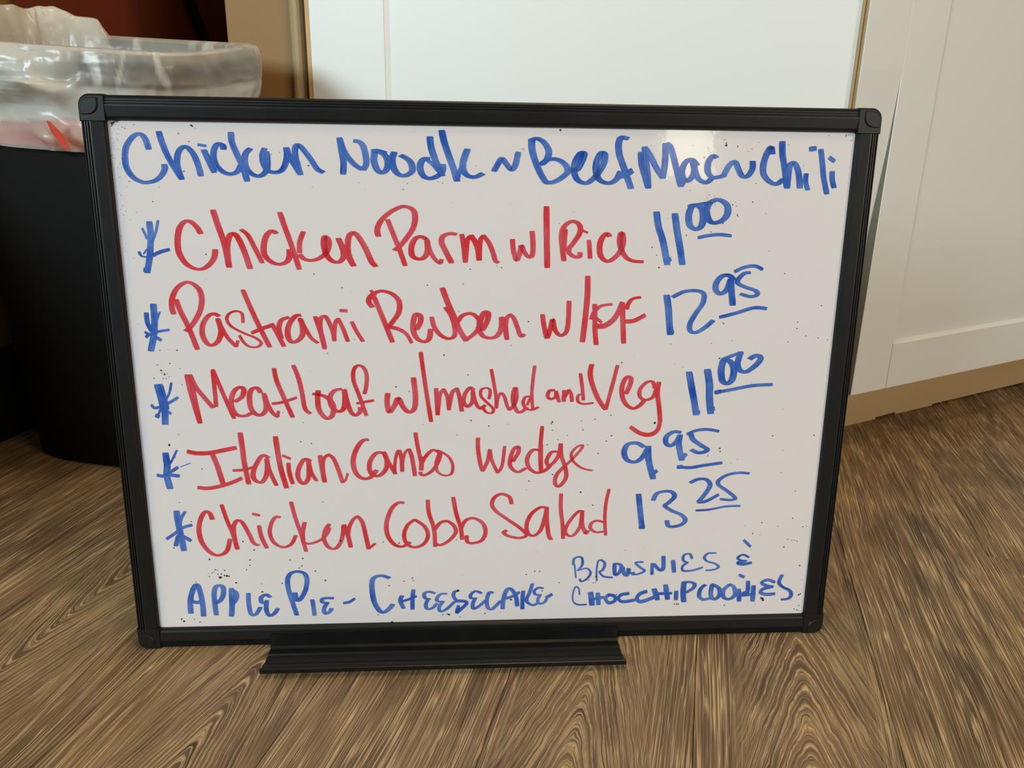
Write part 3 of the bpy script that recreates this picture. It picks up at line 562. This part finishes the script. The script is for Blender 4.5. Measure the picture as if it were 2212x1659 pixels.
('italian', 'Wedge', 'r', [(334,194,[2944,1886,2945,1789,2965,1654,2984,1594]),(314,216,[2984,1594,3023,1674,3044,1783]),(295,171,[3044,1783,3063,1684,3113,1575]),(276,160,[3115,1575,3150,1642,3170,1810]),(355,206,[3240,1677,3286,1755,3285,1806,3248,1786,3220,1704,3221,1631,3281,1580,3352,1614]),(357,207,[3465,1774,3406,1774,3363,1702,3379,1619,3440,1573,3509,1586,3558,1629]),(315,183,[3485,1984,3474,1825]),(376,218,[3476,1825,3477,1701,3484,1586]),(338,196,[3614,1760,3565,1752,3529,1680,3550,1635,3596,1669,3634,1736,3647,1829]),(341,198,[3647,1829,3655,1720,3692,1615,3698,1521,3642,1445,3606,1474,3619,1553,3687,1631]),(258,150,[3687,1631,3745,1688,3822,1781,3830,1817,3781,1797,3740,1740,3755,1677,3827,1614,3923,1586])]),
('italian', '9', 'b', [(462,268,[4360,1797,4298,1831,4219,1817,4194,1746,4225,1678,4296,1661,4355,1703,4393,1776]),(524,304,[4400,1796,4412,1671,4458,1509]),(324,324,[4446,1544,4485,1575])]),
('italian', '95', 'b', [(442,257,[4673,1924,4613,1928,4555,1889,4551,1832,4590,1803,4639,1836,4666,1888]),(504,292,[4670,1896,4665,1815,4699,1676]),(344,344,[4703,1694,4732,1725]),(242,242,[4735,1908,4803,1938,4903,1948,5003,1932]),(467,271,[4765,1906,4789,1856,4863,1803,4914,1771,4897,1748,4837,1740,4780,1766]),(265,265,[4668,1613,4775,1604,4896,1623,5052,1645]),(325,325,[4673,1610,4703,1613])]),
('cobb', '13', 'b', [(471,273,[4339,1360,4362,1201,4386,1043]),(288,288,[4363,1054,4403,1059]),(411,238,[4472,1308,4499,1367,4565,1387,4631,1381,4658,1338,4612,1284,4578,1252,4637,1208,4732,1163,4767,1110,4718,1065,4625,1057,4604,1110])]),
('cobb', '25', 'b', [(411,238,[4790,1465,4854,1496,4926,1493,4965,1441,4925,1356,4873,1286]),(268,268,[4869,1283,4940,1291,5044,1349]),(370,215,[5301,1545,5208,1551,5107,1531,5039,1483,5042,1440,5119,1386,5198,1318,5156,1299,5068,1309]),(187,187,[4858,1205,4977,1212,5120,1239,5246,1243])]),
('cobb', 'asterisk', 'b', [(496,288,[413,1261,421,1133,444,907]),(266,155,[482,1258,445,1196,427,1133]),(248,248,[312,1013,381,1060,452,1112,526,1135]),(364,211,[408,1038,381,948]),(288,288,[459,1027,505,994])]),
('cobb', 'Chicken', 'r', [(385,221,[702,1187,683,1243,645,1252,603,1183,583,1078,603,966,664,879,730,853,801,892,835,999]),(328,190,[788,1314,821,1180,860,1052,894,910]),(366,212,[889,912,873,1020,873,1115,897,1166]),(348,202,[898,1173,945,1157,996,1050,1029,963,1071,941]),(349,203,[1085,1119,1100,1016,1138,916]),(231,231,[1041,1229,1093,1216]),(331,192,[1266,1194,1227,1197,1187,1132,1172,1047,1204,960,1279,918,1349,949,1388,1024]),(332,192,[1365,1331,1392,1192,1432,1042,1468,878]),(351,204,[1469,1143,1448,1053,1449,978]),(314,182,[1443,967,1496,947,1586,975,1647,1028,1677,1092]),(355,206,[1675,1124,1639,1071,1625,985,1662,911,1720,899,1767,961,1790,1047,1795,1111]),(354,205,[1802,1116,1833,1003,1849,911]),(333,193,[1849,914,1833,1014,1846,1100,1878,1163,1913,1193]),(355,206,[1913,1197,1955,1141,1981,1012,2002,892]),(257,149,[2002,892,2058,940])]),
('cobb', 'Cobb', 'r', [(376,218,[2311,1311,2264,1312,2204,1254,2161,1127,2170,1008,2226,926,2295,907,2356,946]),(339,210,[2399,1155,2339,1103,2309,1017,2328,935,2395,898,2475,927,2514,1003,2487,1090,2404,1155]),(338,209,[2517,1332,2524,1218,2566,1067,2575,904]),(340,210,[2571,1056,2617,1120,2677,1138,2736,1096,2753,1031,2695,956,2625,916,2580,925]),(340,210,[2733,1355,2757,1214,2796,1074,2808,967]),(342,211,[2798,1063,2836,1138,2906,1162,2986,1114,3011,1027,2976,951,2896,928,2854,942,2846,997])]),
('cobb', 'Salad', 'r', [(342,211,[3235,1293,3214,1355,3144,1382,3085,1348,3065,1285,3105,1220,3206,1143,3308,1066,3368,999,3309,970,3208,991,3169,1024,3192,1043]),(344,200,[3552,1245,3486,1254,3407,1194,3368,1097,3381,1015,3431,989,3490,1041,3526,1160,3541,1246]),(346,200,[3541,1248,3544,1127,3562,996,3584,952]),(325,188,[3662,1375,3663,1233,3682,1092,3690,959]),(326,189,[3861,1206,3820,1211,3752,1135,3708,1048,3720,996,3776,984,3835,1068,3851,1198]),(348,202,[3851,1200,3855,1089,3888,1004,3908,1029]),(306,178,[4043,1106,3986,1122,3936,1099,3929,1050,3980,1013,4061,1021]),(286,166,[4078,1412,4056,1281,4052,1130,4065,985])]),
('desserts', 'APPLE', 'b', [(438,254,[453,313,458,430,491,539,524,581,544,527,559,405,559,283]),(294,294,[465,427,520,412,562,439]),(411,238,[668,291,662,403,665,503,689,563,738,562,745,501,719,435,677,403]),(444,257,[796,277,809,388,814,538]),(374,217,[814,527,851,499,852,443,814,388]),(377,219,[954,487,952,385,965,290,1005,285,1049,352]),(376,218,[1139,450,1106,473,1062,449,1064,399,1103,395]),(378,219,[1107,415,1098,337,1119,271,1165,290,1197,337])]),
('desserts', 'PIE', 'b', [(395,229,[1358,272,1329,388,1301,511,1297,610,1325,670,1385,688,1443,668,1463,607,1440,497,1380,409,1349,476]),(498,289,[1349,482,1351,409]),(360,209,[1500,414,1507,339,1511,265]),(220,220,[1681,427,1611,429,1581,421]),(340,197,[1583,421,1584,391,1627,378]),(362,210,[1629,386,1596,325,1606,278,1645,296,1662,326])]),
('desserts', 'dash', 'b', [(241,241,[1771,377,1820,387,1864,416])]),
('desserts', 'CHEESECAKE', 'b', [(439,235,[2171,611,2117,632,2062,628,2026,593,2019,506,2035,384,2076,299,2115,278,2163,311,2196,354]),(362,210,[2278,435,2263,387,2290,315]),(347,201,[2380,492,2370,411,2368,304]),(221,221,[2267,379,2331,399,2402,428]),(331,192,[2568,455,2513,471,2475,453,2481,411,2524,397]),(317,184,[2512,404,2488,356,2495,305,2543,311,2583,354]),(301,175,[2671,448,2616,445,2585,406,2591,376,2639,370]),(318,185,[2639,374,2603,318,2616,275,2670,299,2738,366]),(318,184,[2774,474,2739,464,2731,421,2758,376]),(287,287,[2750,376,2830,370,2847,348,2798,296,2758,263,2774,325]),(302,175,[2977,446,2925,467,2884,435,2886,400,2933,397]),(320,186,[2925,399,2901,346,2909,295,2965,327,3013,375]),(337,195,[3081,448,3045,449,3025,370,3036,301,3070,287,3110,324,3149,367]),(368,213,[3166,291,3173,384,3196,463,3228,487,3269,444,3289,382,3296,315]),(241,241,[3185,391,3245,407,3313,447]),(338,196,[3348,458,3343,372,3343,285]),(322,187,[3429,527,3405,441,3380,380,3390,344,3439,318,3471,333]),(289,168,[3525,481,3484,488,3446,458,3460,422,3506,417]),(291,169,[3502,421,3479,369,3495,331,3536,341,3559,376]),(290,290,[3555,392,3602,419])]),
('desserts', 'BROWNIES', 'b', [(145,84,[3800,704,3815,578]),(227,131,[3790,704,3792,760,3834,782,3865,764,3868,703,3830,648]),(208,120,[3833,650,3910,668,3945,623,3914,567,3865,540,3851,566]),(145,84,[4003,545,3998,655,4009,734,4031,748]),(249,144,[4031,750,4069,716,4055,654,4020,633]),(166,166,[4025,627,4063,587,4142,574]),(354,205,[4157,697,4160,630,4174,598,4210,629,4218,685,4188,706,4147,703]),(333,193,[4233,671,4247,605,4276,593,4284,661,4296,616,4338,617]),(272,158,[4411,720,4346,714,4387,668,4429,636,4380,605,4318,598]),(294,170,[4495,704,4498,598]),(356,207,[4509,699,4567,638,4597,655,4592,770]),(379,220,[4682,729,4696,617]),(251,146,[4851,746,4829,791,4778,781,4773,730,4816,705]),(189,189,[4814,705,4772,674,4779,629,4861,629,4952,657]),(253,147,[5065,794,4997,793,4963,755,4992,715,5067,691,5100,656,5051,631,4988,627])]),
('desserts', 'ampersand', 'b', [(275,160,[5369,747,5314,774,5271,749,5287,723,5351,711]),(254,254,[5340,712,5278,700,5279,687,5322,680,5395,694]),(253,253,[5311,913,5373,854])]),
('desserts', 'CHOC', 'b', [(146,146,[3853,415,3844,472,3817,490,3795,434,3796,354,3839,315,3917,314]),(461,268,[3952,430,3970,309]),(399,231,[4018,423,4027,312]),(293,293,[3952,362,4066,382]),(294,294,[4118,406,4088,370,4121,326,4173,345,4169,391,4118,406]),(294,294,[4295,413,4233,403,4205,367,4247,334,4351,347])]),
('desserts', 'CHIP', 'b', [(337,337,[4457,430,4401,409,4374,363,4415,330,4529,371]),(466,270,[4527,452,4562,348]),(445,258,[4628,490,4655,351]),(275,275,[4538,406,4685,408]),(361,209,[4729,427,4732,344]),(467,271,[4795,515,4793,412,4805,324]),(360,209,[4784,512,4848,516,4891,495,4883,455,4817,411])]),
('desserts', 'COOKIES', 'b', [(362,210,[4989,485,4950,443,4942,374,4976,338]),(256,256,[4977,335,5040,348]),(406,235,[5051,477,5048,383,5083,338,5131,381,5117,450,5051,489]),(386,224,[5211,481,5162,426,5169,357,5222,338,5270,378,5255,457,5210,485]),(408,237,[5302,433,5315,317]),(365,211,[5381,511,5387,410]),(365,365,[5387,410,5305,366]),(409,237,[5436,464,5440,314]),(279,279,[5347,374,5454,383]),(277,277,[5297,575,5338,555]),(279,279,[5627,499,5559,521,5508,494,5554,464,5614,451]),(301,301,[5598,452,5525,430,5506,396,5561,377,5636,381]),(345,200,[5691,567,5669,496,5705,449,5773,413,5794,366,5771,330,5707,322])]),
]
SPECKS = [211,4369,45,230,4383,45,244,4388,45,258,4391,45,272,4393,45,279,4396,36,252,4379,27,206,4351,27,214,4362,36,223,4376,45,211,4369,36,370,4365,20,301,4337,23,690,4306,27,763,4248,27,787,4366,36,798,4360,36,793,4363,36,412,4399,22,818,4346,14,170,4247,22,186,4139,20,182,4102,18,185,4080,18,177,4225,18,180,4297,18,194,4320,14,187,4184,12,213,4176,11,203,4121,11,221,4117,11,708,4031,32,792,4364,36,1431,4180,18,1367,4163,22,1642,4085,40,1666,3926,18,2021,3963,14,2068,3914,14,513,3911,14,707,4031,22,294,3951,27,3574,4374,54,2394,3961,22,2360,3917,22,2666,3967,22,2631,3977,18,3285,4228,20,3298,4221,16,3292,4235,16,2922,4100,16,2878,4162,14,2900,3994,16,2822,4005,16,4888,4281,50,4887,4297,36,4872,4323,22,4980,4274,36,4719,4187,27,5094,4258,22,5066,4239,22,5144,4307,18,5845,4374,32,5864,4372,22,5843,4364,22,5892,4331,22,5705,4368,18,5361,4098,27,5197,4096,27,5188,4227,18,5386,4293,22,5150,3993,22,5091,4015,18,4620,3933,18,4621,4277,18,4293,4272,18,5522,4134,16,456,3803,27,823,3407,32,1646,3257,27,2529,3540,36,3694,3760,18,3585,3666,22,2880,3302,27,3130,3316,27,3092,3331,20,2879,3452,14,5137,3849,32,4975,3825,32,5004,3815,22,5019,3746,32,5027,3735,22,4907,3679,32,4829,3822,18,4615,3583,27,4342,3486,32,4381,3424,29,4406,3323,34,5306,3462,23,5251,3762,18,4815,3611,27,4779,3901,27,4764,3877,18,4823,3894,18,4770,3864,14,4766,3853,16,4454,3711,18,5452,3281,22,4996,3848,18,1646,3257,27,1861,3151,32,537,2644,36,403,2643,27,465,2649,18,1944,2734,22,1725,2619,18,2538,3173,29,2824,3184,29,3353,2880,32,2666,2602,36,3211,2683,22,2786,2964,18,4406,3322,32,5454,3281,27,5791,3017,32,5603,2877,27,5602,2824,32,5685,2763,32,5791,2745,29,5537,2711,29,5875,2728,27,4973,2872,27,4977,2862,27,5057,2722,18,4885,2697,22,4540,2694,18,372,2524,27,470,2535,32,397,2478,45,422,2445,45,421,2457,27,443,2450,22,401,2455,22,335,2413,27,409,2411,22,433,2411,22,456,2426,22,547,2493,22,553,2359,22,1501,2032,27,1339,2118,22,2270,2334,32,537,2644,36,403,2643,27,1725,2617,18,1591,2471,14,2667,2601,32,2860,2434,32,2270,2335,32,2377,2297,32,2886,2044,36,3034,1993,32,3570,2026,40,3561,2012,27,3572,1953,27,3818,2031,22,3931,2045,27,4065,2081,27,4078,1900,32,4138,2536,36,3831,1954,27,3702,1904,22,2770,1915,22,3199,2007,18,2488,2010,18,4138,2536,36,4445,2010,63,4964,2571,45,5481,1887,32,5550,2123,18,3931,2045,27,4065,2080,27,4078,1900,32,3831,1954,27,4660,2497,18,4588,2522,14,5255,2360,14,405,1847,54,406,1854,36,489,1939,22,652,1638,27,446,1741,22,1472,1867,27,1559,1850,32,1373,1471,22,369,1447,18,3035,1991,32,3381,1498,40,3582,1556,36,3568,2024,36,3563,2011,32,3572,1953,27,3621,1867,27,3531,1823,32,3833,1953,22,4078,1899,32,4035,1852,32,3970,1741,29,3702,1904,22,3875,1820,22,3724,1795,20,2770,1915,22,3771,1823,18,4445,2010,54,5025,1777,45,5031,1747,40,5016,1768,22,5481,1886,32,5847,1889,32,4925,1711,27,5190,1674,22,5922,1575,36,5584,1754,18,5586,1552,22,5131,1642,18,4078,1899,32,4035,1852,32,3970,1741,29,3831,1951,23,941,979,40,1031,899,40,1436,811,45,1767,970,45,650,817,45,363,928,36,527,1168,32,989,806,36,1327,799,36,2128,954,27,2264,940,36,1629,1329,22,443,1342,22,1905,1097,18,878,955,27,1393,846,18,3829,1392,40,3940,1269,32,2761,964,29,2264,941,36,2127,953,27,3897,1260,18,3889,1047,18,2660,1117,20,4247,838,22,3469,837,18,3360,1419,18,3831,1389,45,3940,1269,40,5458,1081,32,5733,1376,27,5734,1119,32,5383,979,32,5834,1036,36,5606,1043,22,5450,964,18,5308,1055,18,5868,1038,27,729,647,81,784,659,63,765,665,45,800,657,45,709,677,36,738,679,36,691,721,36,710,713,27,768,712,36,637,657,27,664,691,27,858,593,54,521,608,27,1249,581,36,1621,601,54,1401,721,36,1539,690,40,2170,536,27,986,756,36,1425,742,36,954,713,36,1075,502,45,2298,578,22,2369,594,22,2384,582,18,370,256,45,388,234,54,478,251,27,525,225,36,1073,577,22,630,685,22,680,702,22,2770,477,72,3239,379,63,2690,245,54,2635,245,36,2674,252,36,3010,246,36,3447,653,36,3491,646,36,3666,534,32,3372,622,32,3517,458,36,2184,184,63,2787,216,27,3150,256,22,2299,578,36,2372,609,32,2384,581,27,2170,538,36,2065,257,32,2811,630,18,5680,842,45,5845,659,45,5864,368,54,5879,376,36,5875,259,32,5527,337,81,5537,320,63,5516,343,54,4719,300,36,4740,299,45,4756,300,36,5181,276,36,3974,525,32,3990,529,27,3994,588,45,3929,555,27,5384,823,22,5795,896,32,5773,903,18,5746,906,22,5724,917,18,5708,918,18,5879,517,22,5464,286,22,4188,408,32,4246,838,18,5835,225,32,5860,215,32,5878,210,27,5705,913,14,5724,917,14,5744,909,14,5763,912,14,5783,906,14,5385,976,14,5458,1080,14]

def catmull(P, closed=False, n=7):
    out = []
    m = len(P)
    for i in range(m - 1):
        p0, p1, p2, p3 = P[max(0, i - 1)], P[i], P[i + 1], P[min(m - 1, i + 2)]
        for k in range(n):
            t = k / n
            out.append(tuple(.5 * ((2 * b) + (-a + c) * t + (2 * a - 5 * b + 4 * c - d_) * t * t + (-a + 3 * b - 3 * c + d_) * t ** 3) for a, b, c, d_ in zip(p0, p1, p2, p3)))
    out.append(P[-1]); return out
zlev = 0
for line, word, colr, strokes in WRITING:
    bm = bmesh.new(); uvl = bm.loops.layers.uv.new('UVMap')
    for aw, ah, fl in strokes:
        zlev += 1
        P = [(fl[i] * 1e-4, fl[i + 1] * 1e-4) for i in range(0, len(fl), 2)]
        C_ = catmull(P); a2, b2 = aw * 5.45e-6, ah * 5.45e-6
        L = []; Rr = []; acc = 0; us = []
        z = -.0042 + .00012 + (zlev % 9) * .00002
        nC = len(C_)
        for i, (x, y) in enumerate(C_):
            x0, y0 = C_[max(0, i - 1)]; x1, y1 = C_[min(nC - 1, i + 1)]
            tx, ty = x1 - x0, y1 - y0; l = math.hypot(tx, ty) or 1e-9; tx, ty = tx / l, ty / l
            nx, ny = -ty, tx
            q = math.sqrt((a2 * nx) ** 2 + (b2 * ny) ** 2) or 1e-9
            ox, oy = a2 * a2 * nx / q, b2 * b2 * ny / q
            jit = 1 + .05 * noise.noise(Vector((x * 420, y * 420, zlev)))
            if i == 0 or i == nC - 1: jit *= .86
            acc += math.hypot(x - C_[i - 1][0], y - C_[i - 1][1]) if i else 0
            if i == 0: x -= tx * b2 * .55; y -= ty * b2 * .55
            if i == nC - 1: x += tx * b2 * .55; y += ty * b2 * .55
            L.append(bm.verts.new((x + ox * jit, y + oy * jit, z))); Rr.append(bm.verts.new((x - ox * jit, y - oy * jit, z))); us.append(acc)
        for i in range(nC - 1):
            try: f = bm.faces.new((L[i], Rr[i], Rr[i + 1], L[i + 1]))
            except ValueError: continue
            for lp, (uu, vv) in zip(f.loops, ((us[i], 0), (us[i], 1), (us[i + 1], 1), (us[i + 1], 0))): lp[uvl].uv = (uu + zlev * .37, vv + zlev * .71)
            f.normal_update()
            if f.normal.z < 0: f.normal_flip()
    cname = 'blue' if colr == 'b' else 'red'
    w_ = ''.join(c for c in word if not c.isdigit()) if word.startswith('tilde') else word
    isnum = word.isdigit()
    nm = 'handwritten_price' if isnum else 'handwritten_mark' if w_ in ('tilde', 'asterisk', 'dash', 'ampersand') else 'handwritten_word'
    obj(nm, bm, INK[colr], wb, label='%s marker %s %s in the %s line' % (cname, 'figures' if isnum else 'mark' if nm.endswith('mark') else 'lettering', w_, line))
# dry specks of old ink
bm = bmesh.new()
def speck(x, y, r):
    n = 7; a0 = rnd.random() * 6
    vs = [bm.verts.new((x + r * (.65 + .5 * rnd.random()) * math.cos(a0 + i * 6.283 / n), y + r * (.6 + .5 * rnd.random()) * math.sin(a0 + i * 6.283 / n), -.00385)) for i in range(n)]
    f = bm.faces.new(vs); f.normal_update()
    if f.normal.z < 0: f.normal_flip()
for i in range(0, len(SPECKS), 3): speck(SPECKS[i] * 1e-4, SPECKS[i + 1] * 1e-4, SPECKS[i + 2] * 1.75e-5)
for i in range(130):   # fine dust of ink
    speck(rnd.uniform(.02, .59), rnd.uniform(.02, .437), rnd.uniform(.00010, .00022))
for i in range(70):
    speck(.0195 + abs(rnd.gauss(0, .006)), .437 - abs(rnd.gauss(0, .045)), rnd.uniform(.00012, .0003))
obj('ink_specks', bm, speck_mat, wb, kind='stuff', label='scattered dry black ink specks')
